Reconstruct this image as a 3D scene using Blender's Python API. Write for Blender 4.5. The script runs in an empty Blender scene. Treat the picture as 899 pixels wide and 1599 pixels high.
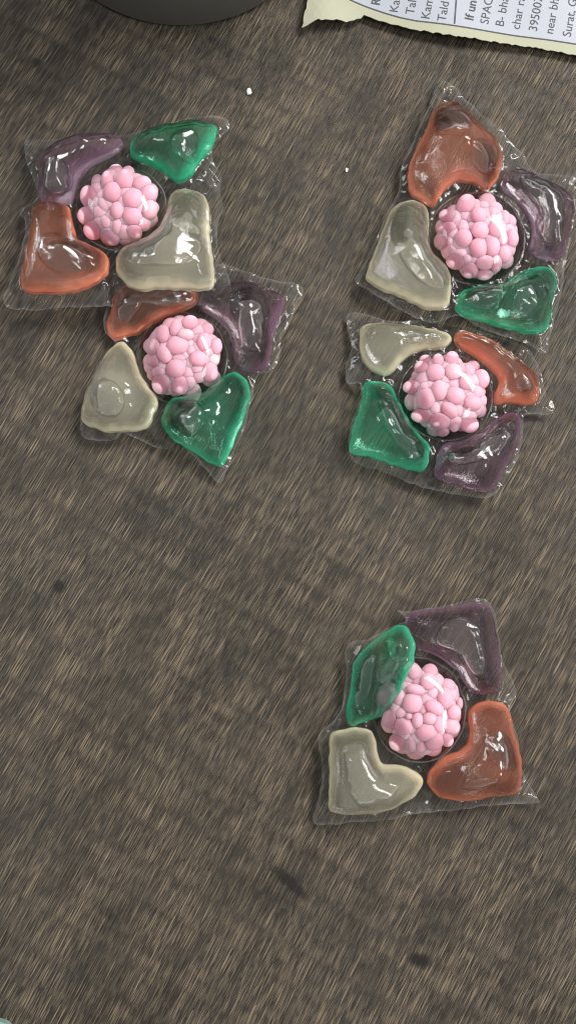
import bpy, bmesh, math, random
import numpy as np
from mathutils import Vector, noise
from mathutils.bvhtree import BVHTree
from mathutils.geometry import delaunay_2d_cdt

R = math.radians
random.seed(7)
SC = bpy.context.scene
COL = SC.collection

# ------------------------------------------------------------------ camera, room light, exposure  (1 unit = 1 cm)
SC.unit_settings.system = 'METRIC'
SC.unit_settings.scale_length = 0.01
TILT = R(8.0)
DIST = 24.0
LENS = 36.0
cam_d = bpy.data.cameras.new('camera')
cam_d.sensor_fit = 'VERTICAL'
cam_d.sensor_height = 36.0
cam_d.sensor_width = 36.0
cam_d.lens = LENS
cam_d.clip_start = 0.5
cam_d.clip_end = 2000.0
cam_d.dof.use_dof = True
cam_d.dof.focus_distance = 23.6
cam_d.dof.aperture_fstop = 0.30
cam = bpy.data.objects.new('camera', cam_d)
CAM = Vector((0.0, -DIST * math.sin(TILT), DIST * math.cos(TILT)))
cam.location = CAM
cam.rotation_euler = (TILT, 0, 0)
COL.objects.link(cam)
SC.camera = cam

world = bpy.data.worlds.new('World')
SC.world = world
world.use_nodes = True
bg = world.node_tree.nodes['Background']
bg.inputs[0].default_value = (1.0, 0.985, 0.965, 1)
bg.inputs[1].default_value = 0.55


def area(name, loc, target, sx, sy, radiance, color, roll=0.0):
    l = bpy.data.lights.new(name, 'AREA')
    l.shape = 'RECTANGLE'
    l.size, l.size_y = sx, sy
    l.energy = radiance * math.pi * sx * sy
    l.color = color
    o = bpy.data.objects.new(name, l)
    o.location = loc
    q = (Vector(target) - Vector(loc)).to_track_quat('-Z', 'Y')
    o.rotation_euler = q.to_euler()
    o.rotation_euler.rotate_axis('Z', roll)
    COL.objects.link(o)
    return o


# the two panes of the room's window, up and to the right, and a dim far window on the left
area('window_light', (50, 47, 80), (0, 0, 0), 54, 19, 38.0, (1.0, 0.985, 0.96))
area('window_light', (64, -30, 79), (0, 0, 0), 38, 16, 24.0, (1.0, 0.985, 0.96), R(50))
area('far_window_light', (-62, 40, 46), (0, 0, 0), 16, 24, 12.0, (0.96, 0.98, 1.0))

SC.view_settings.view_transform = 'Standard'
SC.view_settings.look = 'None'
SC.view_settings.exposure = 0.0
SC.view_settings.gamma = 1.0
SC.view_settings.use_curve_mapping = False
cy = SC.cycles
cy.use_denoising = True
try:
    cy.denoiser = 'OPENIMAGEDENOISE'
    cy.denoising_input_passes = 'RGB_ALBEDO_NORMAL'
except Exception:
    pass
cy.max_bounces = 14
cy.diffuse_bounces = 4
cy.glossy_bounces = 5
cy.transmission_bounces = 12
cy.transparent_max_bounces = 24
cy.volume_bounces = 2
cy.sample_clamp_indirect = 18.0
cy.filter_width = 1.0
cy.blur_glossy = 0.4
cy.caustics_reflective = True
cy.caustics_refractive = True


# ------------------------------------------------------------------ helpers
def at(px, py, z=0.0):
    """the point at height z that the photograph shows at pixel (px, py)"""
    k = cam_d.sensor_height / LENS / 1599.0
    d = Vector(((px - 449.5) * k, -(py - 799.5) * k, -1.0))
    c, s = math.cos(TILT), math.sin(TILT)
    d = Vector((d.x, d.y * c - d.z * s, d.y * s + d.z * c))
    t = (z - CAM.z) / d.z
    return CAM + d * t


def tag(o, label=None, cat=None, group=None, kind=None):
    if label: o['label'] = label
    if cat: o['category'] = cat
    if group: o['group'] = group
    if kind: o['kind'] = kind
    return o


def empty(name, loc):
    o = bpy.data.objects.new(name, None)
    o.empty_display_size = 0.3
    o.location = loc
    COL.objects.link(o)
    return o


def mesh_obj(name, verts, faces, mat, parent=None, smooth=True):
    """links ONE mesh object; verts in world space (kept there when parented)"""
    me = bpy.data.meshes.new(name)
    off = parent.location if parent else Vector((0, 0, 0))
    me.from_pydata([tuple(Vector(v) - off) for v in verts], [], faces)
    me.validate()
    if smooth:
        me.polygons.foreach_set('use_smooth', [True] * len(me.polygons))
    me.materials.append(mat)
    me.update()
    o = bpy.data.objects.new(name, me)
    COL.objects.link(o)
    o.parent = parent
    return o


def recalc(o):
    bm = bmesh.new(); bm.from_mesh(o.data)
    bmesh.ops.recalc_face_normals(bm, faces=bm.faces)
    bm.to_mesh(o.data); bm.free()


def spline(pts, step):
    """closed Catmull-Rom through pts (2-D, numpy), resampled at about step"""
    P = np.asarray(pts, float)
    n = len(P)
    out = []
    for i in range(n):
        p0, p1, p2, p3 = P[i - 1], P[i], P[(i + 1) % n], P[(i + 2) % n]
        m = max(2, int(np.linalg.norm(p2 - p1) / 0.02))
        for t in np.linspace(0, 1, m, endpoint=False):
            out.append(0.5 * (2 * p1 + (p2 - p0) * t + (2 * p0 - 5 * p1 + 4 * p2 - p3) * t * t + (3 * p1 - p0 - 3 * p2 + p3) * t ** 3))
    D = np.array(out)
    seg = np.linalg.norm(np.roll(D, -1, 0) - D, axis=1)
    L = np.concatenate([[0], np.cumsum(seg)])
    k = max(12, int(L[-1] / step))
    s = np.linspace(0, L[-1], k, endpoint=False)
    D2 = np.vstack([D, D[:1]])
    return np.stack([np.interp(s, L, D2[:, 0]), np.interp(s, L, D2[:, 1])], 1)


def sdist(Q, P):
    """signed distance of points Q to polygon P, positive inside"""
    Q = np.asarray(Q, float)
    A = P; B = np.roll(P, -1, 0)
    d2 = np.full(len(Q), 1e9)
    ins = np.zeros(len(Q), bool)
    for a, b in zip(A, B):
        ab = b - a
        t = np.clip(((Q - a) @ ab) / max(ab @ ab, 1e-12), 0, 1)
        e = Q - (a + t[:, None] * ab)
        d2 = np.minimum(d2, (e * e).sum(1))
        c = ((a[1] > Q[:, 1]) != (b[1] > Q[:, 1]))
        with np.errstate(divide='ignore', invalid='ignore'):
            xi = a[0] + (Q[:, 1] - a[1]) * ab[0] / (ab[1] if ab[1] else 1e-12)
        ins ^= c & (Q[:, 0] < xi)
    d = np.sqrt(d2)
    return np.where(ins, d, -d)


def fill(P, step, rings=()):
    """triangulates the inside of polygon P; returns (verts 2-D, faces, on-boundary flags)"""
    ed = np.roll(P, -1, 0) - np.roll(P, 1, 0)
    nrm = np.stack([-ed[:, 1], ed[:, 0]], 1) / np.linalg.norm(ed, axis=1)[:, None]
    area2 = np.sum(P[:, 0] * np.roll(P[:, 1], -1) - np.roll(P[:, 0], -1) * P[:, 1])
    if area2 < 0:
        nrm = -nrm
    pts = [P]
    last = 0.0
    for r in rings:
        q = P + nrm * r
        pts.append(q[sdist(q, P) > r * 0.93])
        last = r
    lo, hi = P.min(0), P.max(0)
    gx, gy = np.meshgrid(np.arange(lo[0], hi[0], step), np.arange(lo[1], hi[1], step * 0.866))
    gx = gx + (np.arange(gx.shape[0]) % 2)[:, None] * step * 0.5
    g = np.stack([gx.ravel(), gy.ravel()], 1)
    pts.append(g[sdist(g, P) > last + step * 0.55])
    V = np.vstack(pts)
    n = len(P)
    r = delaunay_2d_cdt([Vector(v) for v in V], [(i, (i + 1) % n) for i in range(n)], [], 1, 1e-5)
    W = np.array([(v.x, v.y) for v in r[0]])
    F = [tuple(f) for f in r[2]]
    return W, F


def boundary_flags(n, F):
    cnt = {}
    for f in F:
        for i in range(3):
            e = (f[i], f[(i + 1) % 3]); k = (min(e), max(e))
            cnt[k] = cnt.get(k, 0) + 1
    b = np.zeros(n, bool)
    for (i, j), c in cnt.items():
        if c == 1:
            b[i] = b[j] = True
    return b


def membrane(W, F, b):
    """finite-element solution of lap u = -1, u = 0 on the rim: how a blown film bulges; scaled to 0..1"""
    n = len(W)
    K = np.zeros((n, n)); m = np.zeros(n)
    for i, j, k in F:
        p = W[[i, j, k]]
        B = np.array([p[1] - p[2], p[2] - p[0], p[0] - p[1]])
        a = abs(B[0][0] * B[1][1] - B[0][1] * B[1][0]) * 0.5
        if a < 1e-10:
            continue
        ke = (B @ B.T) / (4 * a)
        idx = (i, j, k)
        for x in range(3):
            m[idx[x]] += a / 3
            for y in range(3):
                K[idx[x], idx[y]] += ke[x, y]
    f = np.where(~b)[0]
    u = np.zeros(n)
    d = np.arange(len(f))
    A = K[np.ix_(f, f)]
    A[d, d] += 1e-9
    u[f] = np.linalg.solve(A, m[f])
    u = np.clip(u, 0, None)
    return u / u.max()


def nz(x, y, z=0.0):
    return noise.noise(Vector((x, y, z)))


def smooth01(t):
    t = min(1.0, max(0.0, t))
    return t * t * (3 - 2 * t)


# ------------------------------------------------------------------ materials
def new_mat(name):
    m = bpy.data.materials.new(name)
    m.use_nodes = True
    nt = m.node_tree
    nt.nodes.clear()
    out = nt.nodes.new('ShaderNodeOutputMaterial')
    return m, nt, out


def N(nt, typ, **kw):
    n = nt.nodes.new(typ)
    for k, v in kw.items():
        setattr(n, k, v)
    return n


def S(n, **kw):
    for k, v in kw.items():
        n.inputs[k].default_value = v
    return n


def mixs(nt, fac, a, b):
    m = nt.nodes.new('ShaderNodeMixShader')
    if hasattr(fac, 'links') or not isinstance(fac, (int, float)):
        nt.links.new(fac, m.inputs[0])
    else:
        m.inputs[0].default_value = fac
    nt.links.new(a, m.inputs[1]); nt.links.new(b, m.inputs[2])
    return m.outputs[0]


def mat_gel(name, body, absorb, haze, rough, density=1.0, bump=0.05, cloud=0.22, seam=0.55, thru=0.72):
    """liquid in its skin: clear refraction, a little milkiness, a glossy skin, and colour from absorption in depth"""
    m, nt, out = new_mat(name)
    tc = N(nt, 'ShaderNodeTexCoord')
    n1 = N(nt, 'ShaderNodeTexNoise'); n1.inputs['Scale'].default_value = 2.6; n1.inputs['Detail'].default_value = 3.0
    nt.links.new(tc.outputs['Object'], n1.inputs['Vector'])
    bp = N(nt, 'ShaderNodeBump'); bp.inputs['Strength'].default_value = bump; bp.inputs['Distance'].default_value = 0.5
    nt.links.new(n1.outputs[0], bp.inputs['Height'])
    refr = N(nt, 'ShaderNodeBsdfRefraction'); refr.inputs['IOR'].default_value = 1.33; refr.inputs['Roughness'].default_value = rough
    refr.inputs['Color'].default_value = (0.99, 0.99, 0.99, 1)
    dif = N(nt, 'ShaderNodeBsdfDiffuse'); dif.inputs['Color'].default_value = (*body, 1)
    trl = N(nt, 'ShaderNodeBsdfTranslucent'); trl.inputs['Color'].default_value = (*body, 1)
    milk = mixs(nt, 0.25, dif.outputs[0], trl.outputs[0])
    at_ = N(nt, 'ShaderNodeAttribute'); at_.attribute_name = 'crimp_glow'       # refracted rim glow, painted as milk colour along seams and bubble edges
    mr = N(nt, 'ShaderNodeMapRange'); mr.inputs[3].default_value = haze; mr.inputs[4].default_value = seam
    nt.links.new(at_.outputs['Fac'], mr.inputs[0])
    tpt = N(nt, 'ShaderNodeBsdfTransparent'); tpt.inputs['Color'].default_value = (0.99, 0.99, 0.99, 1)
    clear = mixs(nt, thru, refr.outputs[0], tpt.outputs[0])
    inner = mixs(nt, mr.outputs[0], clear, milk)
    fr = N(nt, 'ShaderNodeFresnel'); fr.inputs['IOR'].default_value = 1.47
    gl = N(nt, 'ShaderNodeBsdfGlossy'); gl.inputs['Roughness'].default_value = 0.075
    for n in (refr, dif, gl, fr):
        nt.links.new(bp.outputs[0], n.inputs['Normal'])
    nt.links.new(mixs(nt, fr.outputs[0], inner, gl.outputs[0]), out.inputs['Surface'])
    vs = N(nt, 'ShaderNodeVolumeScatter')
    vs.inputs['Color'].default_value = (*[min(1.0, c * 1.15) for c in body], 1)
    vs.inputs['Density'].default_value = cloud
    va = N(nt, 'ShaderNodeVolumeAbsorption')
    va.inputs['Color'].default_value = (*[max(0.0, 1 - a) for a in absorb], 1)
    va.inputs['Density'].default_value = density
    if cloud:
        ad = N(nt, 'ShaderNodeAddShader')
        nt.links.new(va.outputs[0], ad.inputs[0]); nt.links.new(vs.outputs[0], ad.inputs[1])
        nt.links.new(ad.outputs[0], out.inputs['Volume'])
    else:
        nt.links.new(va.outputs[0], out.inputs['Volume'])
    return m


def mat_film(name, scale=1.1, veil=0.003, bump=0.12, rough=0.12):
    m, nt, out = new_mat(name)
    tc = N(nt, 'ShaderNodeTexCoord')
    n1 = N(nt, 'ShaderNodeTexNoise'); n1.noise_type = 'RIDGED_MULTIFRACTAL'
    n1.inputs['Scale'].default_value = scale; n1.inputs['Detail'].default_value = 2.0
    n1.inputs['Distortion'].default_value = 0.5
    nt.links.new(tc.outputs['Object'], n1.inputs['Vector'])
    bp = N(nt, 'ShaderNodeBump'); bp.inputs['Strength'].default_value = bump; bp.inputs['Distance'].default_value = 0.06
    nt.links.new(n1.outputs[0], bp.inputs['Height'])
    tr = N(nt, 'ShaderNodeBsdfTransparent'); tr.inputs['Color'].default_value = (0.985, 0.985, 0.985, 1)
    dif = N(nt, 'ShaderNodeBsdfDiffuse'); dif.inputs['Color'].default_value = (0.8, 0.8, 0.8, 1)
    trl = N(nt, 'ShaderNodeBsdfTranslucent'); trl.inputs['Color'].default_value = (0.8, 0.8, 0.8, 1)
    white = mixs(nt, 0.4, dif.outputs[0], trl.outputs[0])
    at_ = N(nt, 'ShaderNodeAttribute'); at_.attribute_name = 'crimp_glow'        # stress-whitened creases and cut edge
    mr = N(nt, 'ShaderNodeMapRange'); mr.inputs[3].default_value = veil; mr.inputs[4].default_value = 0.30
    nt.links.new(at_.outputs['Fac'], mr.inputs[0])
    base = mixs(nt, mr.outputs[0], tr.outputs[0], white)
    fr = N(nt, 'ShaderNodeFresnel'); fr.inputs['IOR'].default_value = 1.36
    gl = N(nt, 'ShaderNodeBsdfGlossy'); gl.inputs['Roughness'].default_value = rough
    for n in (gl, fr):
        nt.links.new(bp.outputs[0], n.inputs['Normal'])
    nt.links.new(mixs(nt, fr.outputs[0], base, gl.outputs[0]), out.inputs['Surface'])
    return m


def mat_plain(name, col, rough=0.5, spec=0.5, noise_amt=0.0, scale=3.0, metallic=0.0, sss=0.0, sss_r=(0.1, 0.05, 0.05), bump=0.0):
    m, nt, out = new_mat(name)
    p = N(nt, 'ShaderNodeBsdfPrincipled')
    p.inputs['Base Color'].default_value = (*col, 1)
    p.inputs['Roughness'].default_value = rough
    p.inputs['Metallic'].default_value = metallic
    p.inputs['Specular IOR Level'].default_value = spec
    if sss:
        p.inputs['Subsurface Weight'].default_value = sss
        p.inputs['Subsurface Radius'].default_value = sss_r
        p.inputs['Subsurface Scale'].default_value = 1.0
    if noise_amt or bump:
        tc = N(nt, 'ShaderNodeTexCoord')
        n1 = N(nt, 'ShaderNodeTexNoise'); n1.inputs['Scale'].default_value = scale; n1.inputs['Detail'].default_value = 5.0
        nt.links.new(tc.outputs['Object'], n1.inputs['Vector'])
        if noise_amt:
            mx = N(nt, 'ShaderNodeMix', data_type='RGBA')
            mx.inputs[6].default_value = (*[c * (1 - noise_amt) for c in col], 1)
            mx.inputs[7].default_value = (*[min(1, c * (1 + noise_amt)) for c in col], 1)
            nt.links.new(n1.outputs[0], mx.inputs[0])
            nt.links.new(mx.outputs[2], p.inputs['Base Color'])
        if bump:
            bp = N(nt, 'ShaderNodeBump'); bp.inputs['Strength'].default_value = bump; bp.inputs['Distance'].default_value = 0.05
            nt.links.new(n1.outputs[0], bp.inputs['Height'])
            nt.links.new(bp.outputs[0], p.inputs['Normal'])
    nt.links.new(p.outputs[0], out.inputs['Surface'])
    return m


def mat_bead():
    m, nt, out = new_mat('pink_bead')
    p = N(nt, 'ShaderNodeBsdfPrincipled')
    oi = N(nt, 'ShaderNodeObjectInfo')
    rp = N(nt, 'ShaderNodeValToRGB')
    rp.color_ramp.elements[0].color = (0.771, 0.417, 0.504, 1)
    rp.color_ramp.elements[1].color = (0.806, 0.502, 0.586, 1)
    e = rp.color_ramp.elements.new(0.94); e.color = (0.788, 0.467, 0.550, 1)
    rp.color_ramp.elements[2].color = (0.788, 0.612, 0.639, 1)
    nt.links.new(oi.outputs['Random'], rp.inputs[0])
    nt.links.new(rp.outputs[0], p.inputs['Base Color'])
    p.inputs['Roughness'].default_value = 0.55
    p.inputs['Specular IOR Level'].default_value = 0.3
    p.inputs['Subsurface Weight'].default_value = 0.8
    p.inputs['Subsurface Radius'].default_value = (0.30, 0.20, 0.21)
    p.inputs['Subsurface Scale'].default_value = 1.0
    nt.links.new(p.outputs[0], out.inputs['Surface'])
    return m


def mat_table():
    m, nt, out = new_mat('dark_wood_laminate')
    L = nt.links.new
    tc = N(nt, 'ShaderNodeTexCoord')
    # a slow bend in the grain direction
    wn = N(nt, 'ShaderNodeTexNoise'); wn.inputs['Scale'].default_value = 0.05; wn.inputs['Detail'].default_value = 1.0
    L(tc.outputs['Object'], wn.inputs['Vector'])
    wv = N(nt, 'ShaderNodeVectorMath', operation='MULTIPLY_ADD')
    wv.inputs[1].default_value = (1.0, 1.0, 0); wv.inputs[2].default_value = (0, 0, 0)
    L(wn.outputs['Color'], wv.inputs[0])
    add = N(nt, 'ShaderNodeVectorMath', operation='ADD')
    L(tc.outputs['Object'], add.inputs[0]); L(wv.outputs[0], add.inputs[1])
    rot = N(nt, 'ShaderNodeMapping'); rot.inputs['Rotation'].default_value = (0, 0, R(-61))
    L(add.outputs[0], rot.inputs['Vector'])

    def grain(sx, sy, detail, rough=0.55, off=0.0, dist=0.0):
        mp = N(nt, 'ShaderNodeMapping'); mp.inputs['Scale'].default_value = (sx, sy, 1); mp.inputs['Location'].default_value = (off, off * .7, off)
        L(rot.outputs[0], mp.inputs['Vector'])
        n = N(nt, 'ShaderNodeTexNoise'); n.inputs['Scale'].default_value = 1.0; n.inputs['Detail'].default_value = detail
        n.inputs['Roughness'].default_value = rough; n.inputs['Distortion'].default_value = dist
        L(mp.outputs[0], n.inputs['Vector'])
        return n.outputs[0]

    def ramp(src, lo, hi, inv=False):
        r = N(nt, 'ShaderNodeMapRange', interpolation_type='SMOOTHSTEP')
        r.inputs[1].default_value = lo; r.inputs[2].default_value = hi
        r.inputs[3].default_value = 1.0 if inv else 0.0; r.inputs[4].default_value = 0.0 if inv else 1.0
        L(src, r.inputs[0])
        return r.outputs[0]

    def math_(op, a, b=None):
        n = N(nt, 'ShaderNodeMath', operation=op)
        for i, v in enumerate((a, b)):
            if v is None: continue
            if isinstance(v, (int, float)): n.inputs[i].default_value = v
            else: L(v, n.inputs[i])
        return n.outputs[0]

    def mixc(fac, a, b, mode='MIX'):
        n = N(nt, 'ShaderNodeMix', data_type='RGBA', blend_type=mode)
        for i, v in ((0, fac), (6, a), (7, b)):
            if isinstance(v, tuple): n.inputs[i].default_value = (*v, 1)
            elif isinstance(v, (int, float)): n.inputs[i].default_value = v
            else: L(v, n.inputs[i])
        return n.outputs[2]

    fine = grain(1.7, 62.0, 1.5)             # short light dashes
    fine2 = grain(2.6, 84.0, 1.0, off=5.3)
    pores = grain(2.2, 50.0, 1.5, off=11.7)   # dark pores
    patch = grain(0.55, 1.1, 4.0, off=3.1)             # where the dashes gather
    tone = grain(0.22, 0.30, 4.0, off=8.8)
    band = grain(1.5, 0.34, 3.0, off=21.0, dist=0.6)    # smudges across the grain
    base = mixc(ramp(tone, 0.38, 0.62), (0.0150, 0.0125, 0.0094), (0.0345, 0.0285, 0.0215))
    hue = grain(0.11, 0.13, 3.0, off=33.0)
    base = mixc(math_('MULTIPLY', ramp(hue, 0.42, 0.66), 0.5), base, (0.034, 0.032, 0.030))
    base = mixc(math_('MULTIPLY', ramp(band, 0.50, 0.72), 0.45), base, (0.045, 0.036, 0.032))
    base = mixc(math_('MULTIPLY', ramp(pores, 0.54, 0.59), 0.75), base, (0.013, 0.011, 0.009))
    def dashes(sx, sy, off, r0, r1, shift=0.0):
        # separate flecks: one elongated cell each, some left out, each of its own size
        mp = N(nt, 'ShaderNodeMapping'); mp.inputs['Scale'].default_value = (sx, sy, 1); mp.inputs['Location'].default_value = (off, off * 1.7 + shift * sy, 0)
        L(rot.outputs[0], mp.inputs['Vector'])
        v = N(nt, 'ShaderNodeTexVoronoi', voronoi_dimensions='2D', feature='F1'); v.inputs['Scale'].default_value = 1.0
        L(mp.outputs[0], v.inputs['Vector'])
        sp = N(nt, 'ShaderNodeSeparateColor'); L(v.outputs['Color'], sp.inputs[0])
        rad = math_('MULTIPLY', math_('ADD', math_('MULTIPLY', sp.outputs[0], sp.outputs[0]), 0.12), r1)
        d = math_('SUBTRACT', rad, v.outputs['Distance'])
        return ramp(d, -0.03, r0), sp.outputs[1]

    fleck, tint = dashes(1.5, 31.0, 2.0, 0.2, 0.54)
    fleck_b, tint_b = dashes(2.5, 42.0, 7.7, 0.2, 0.53)
    shade, _t = dashes(1.5, 31.0, 2.0, 0.2, 0.54, 0.022)  # dark pores beside the flecks, doubling as their painted relief shadow
    cover = math_('ADD', math_('MULTIPLY', ramp(patch, 0.36, 0.60), 0.6), 0.4)
    dash = math_('MULTIPLY', ramp(fine, 0.545, 0.60), math_('ADD', math_('MULTIPLY', ramp(patch, 0.38, 0.64), 0.68), 0.32))
    mott = grain(3.2, 6.5, 3.0, off=41.0)
    base = mixc(math_('MULTIPLY', ramp(mott, 0.48, 0.66), 0.38), base, (0.088, 0.070, 0.050))
    base = mixc(math_('MULTIPLY', shade, 0.7), base, (0.009, 0.007, 0.006))
    base = mixc(math_('MULTIPLY', dash, 0.35), base, (0.2975, 0.2312, 0.1530))
    dash2 = math_('MULTIPLY', ramp(fine2, 0.56, 0.60), ramp(patch, 0.30, 0.60))
    base = mixc(math_('MULTIPLY', dash2, 0.25), base, (0.1870, 0.1487, 0.1062))
    base = mixc(math_('MULTIPLY', math_('MULTIPLY', fleck_b, cover), math_('ADD', math_('MULTIPLY', tint_b, 0.4), 0.10)), base, (0.215, 0.168, 0.112))
    base = mixc(math_('MULTIPLY', math_('MULTIPLY', fleck, cover), math_('ADD', math_('MULTIPLY', tint, 0.6), 0.12)), base, (0.27, 0.212, 0.142))
    # knots and scratches, worn into the board
    for px, py, r, ax, ang, s in ((58, 97, .16, 1.0, 0, .85), (92, 916, .19, 1.0, 20, .85), (655, 1500, .20, 1.7, -8, .95), (455, 1380, .15, 4.2, -42, .8),
                                  (170, 1428, .16, 2.4, -30, .45), (805, 700, .12, 1.5, 0, .5), (340, 1120, .15, 2.6, -25, .35), (430, 1528, .14, 1.0, 40, .35)):
        c = at(px, py)
        mp = N(nt, 'ShaderNodeMapping', vector_type='TEXTURE')
        mp.inputs['Location'].default_value = (c.x, c.y, 0); mp.inputs['Rotation'].default_value = (0, 0, R(ang))
        mp.inputs['Scale'].default_value = (r * ax, r, 100)
        wob = N(nt, 'ShaderNodeVectorMath', operation='MULTIPLY_ADD')
        n2 = N(nt, 'ShaderNodeTexNoise'); n2.inputs['Scale'].default_value = 6.0
        L(tc.outputs['Object'], n2.inputs['Vector'])
        L(n2.outputs['Color'], wob.inputs[0]); wob.inputs[1].default_value = (.14, .14, 0); L(tc.outputs['Object'], wob.inputs[2])
        sh = N(nt, 'ShaderNodeVectorMath', operation='SUBTRACT'); sh.inputs[1].default_value = (.07, .07, 0)
        L(wob.outputs[0], sh.inputs[0])
        L(sh.outputs[0], mp.inputs['Vector'])
        ln = N(nt, 'ShaderNodeVectorMath', operation='LENGTH'); L(mp.outputs[0], ln.inputs[0])
        base = mixc(math_('MULTIPLY', ramp(ln.outputs['Value'], 0.35, 1.1, True), s), base, (0.008, 0.006, 0.005))
    p = N(nt, 'ShaderNodeBsdfPrincipled')
    L(base, p.inputs['Base Color'])
    p.inputs['Roughness'].default_value = 0.48
    p.inputs['Specular IOR Level'].default_value = 0.26
    rr = N(nt, 'ShaderNodeMapRange'); rr.inputs[3].default_value = 0.42; rr.inputs[4].default_value = 0.6
    L(pores, rr.inputs[0]); L(rr.outputs[0], p.inputs['Roughness'])
    hgt = math_('SUBTRACT', math_('MULTIPLY', dash, 0.7), ramp(pores, 0.50, 0.70))
    hgt = math_('ADD', hgt, math_('MULTIPLY', fine2, 0.3))
    hgt = math_('ADD', hgt, math_('SUBTRACT', fleck, shade))
    bp = N(nt, 'ShaderNodeBump'); bp.inputs['Strength'].default_value = 0.55; bp.inputs['Distance'].default_value = 0.012
    L(hgt, bp.inputs['Height']); L(bp.outputs[0], p.inputs['Normal'])
    L(p.outputs[0], out.inputs['Surface'])
    return m


M_TABLE = mat_table()
M_FILM = mat_film('clear_film')
M_DOME = mat_film('clear_dome_film', scale=0.8, veil=0.012, bump=0.03, rough=0.06)
M_FOLD = mat_film('clear_film_fold', scale=2.0, veil=0.2, bump=0.05, rough=0.08)
M_BEAD = mat_bead()
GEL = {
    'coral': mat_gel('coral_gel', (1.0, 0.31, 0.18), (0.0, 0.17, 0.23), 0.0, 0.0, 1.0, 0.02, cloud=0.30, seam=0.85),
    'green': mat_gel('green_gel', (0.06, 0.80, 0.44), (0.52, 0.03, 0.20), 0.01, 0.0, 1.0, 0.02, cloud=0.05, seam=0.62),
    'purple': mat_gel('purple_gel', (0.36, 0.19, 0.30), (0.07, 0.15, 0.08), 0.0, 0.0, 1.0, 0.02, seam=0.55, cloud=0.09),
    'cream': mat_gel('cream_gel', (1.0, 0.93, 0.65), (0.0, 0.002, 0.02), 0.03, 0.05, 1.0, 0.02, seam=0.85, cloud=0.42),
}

# ------------------------------------------------------------------ the table
def box(name, x0, x1, y0, y1, z0, z1, mat, bevel=0.0, parent=None):
    v = [(x0, y0, z0), (x1, y0, z0), (x1, y1, z0), (x0, y1, z0), (x0, y0, z1), (x1, y0, z1), (x1, y1, z1), (x0, y1, z1)]
    f = [(3, 2, 1, 0), (4, 5, 6, 7), (0, 1, 5, 4), (1, 2, 6, 5), (2, 3, 7, 6), (3, 0, 4, 7)]
    o = mesh_obj(name, v, f, mat, parent, smooth=False)
    if bevel:
        bm = bmesh.new(); bm.from_mesh(o.data)
        bmesh.ops.bevel(bm, geom=list(bm.edges), offset=bevel, segments=3, affect='EDGES', profile=0.5)
        bm.to_mesh(o.data); bm.free()
    return o


tag(box('tabletop', -45, 45, -35, 60, -2.5, 0, M_TABLE, 0.3), 'dark brown wood grain laminate table top', kind='structure')

# ------------------------------------------------------------------ the detergent pods
Z0 = 0.22          # height of the sealed seam round each chamber


def to_world(pts, org, sc, zf):
    out = []
    for x, y in pts:
        px, py = org[0] + x / sc, org[1] + y / sc
        q = at(px, py, Z0)
        for _ in range(2):
            q = at(px, py, Z0 + zf(q.x, q.y))
        out.append((q.x, q.y))
    return np.array(out)


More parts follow.
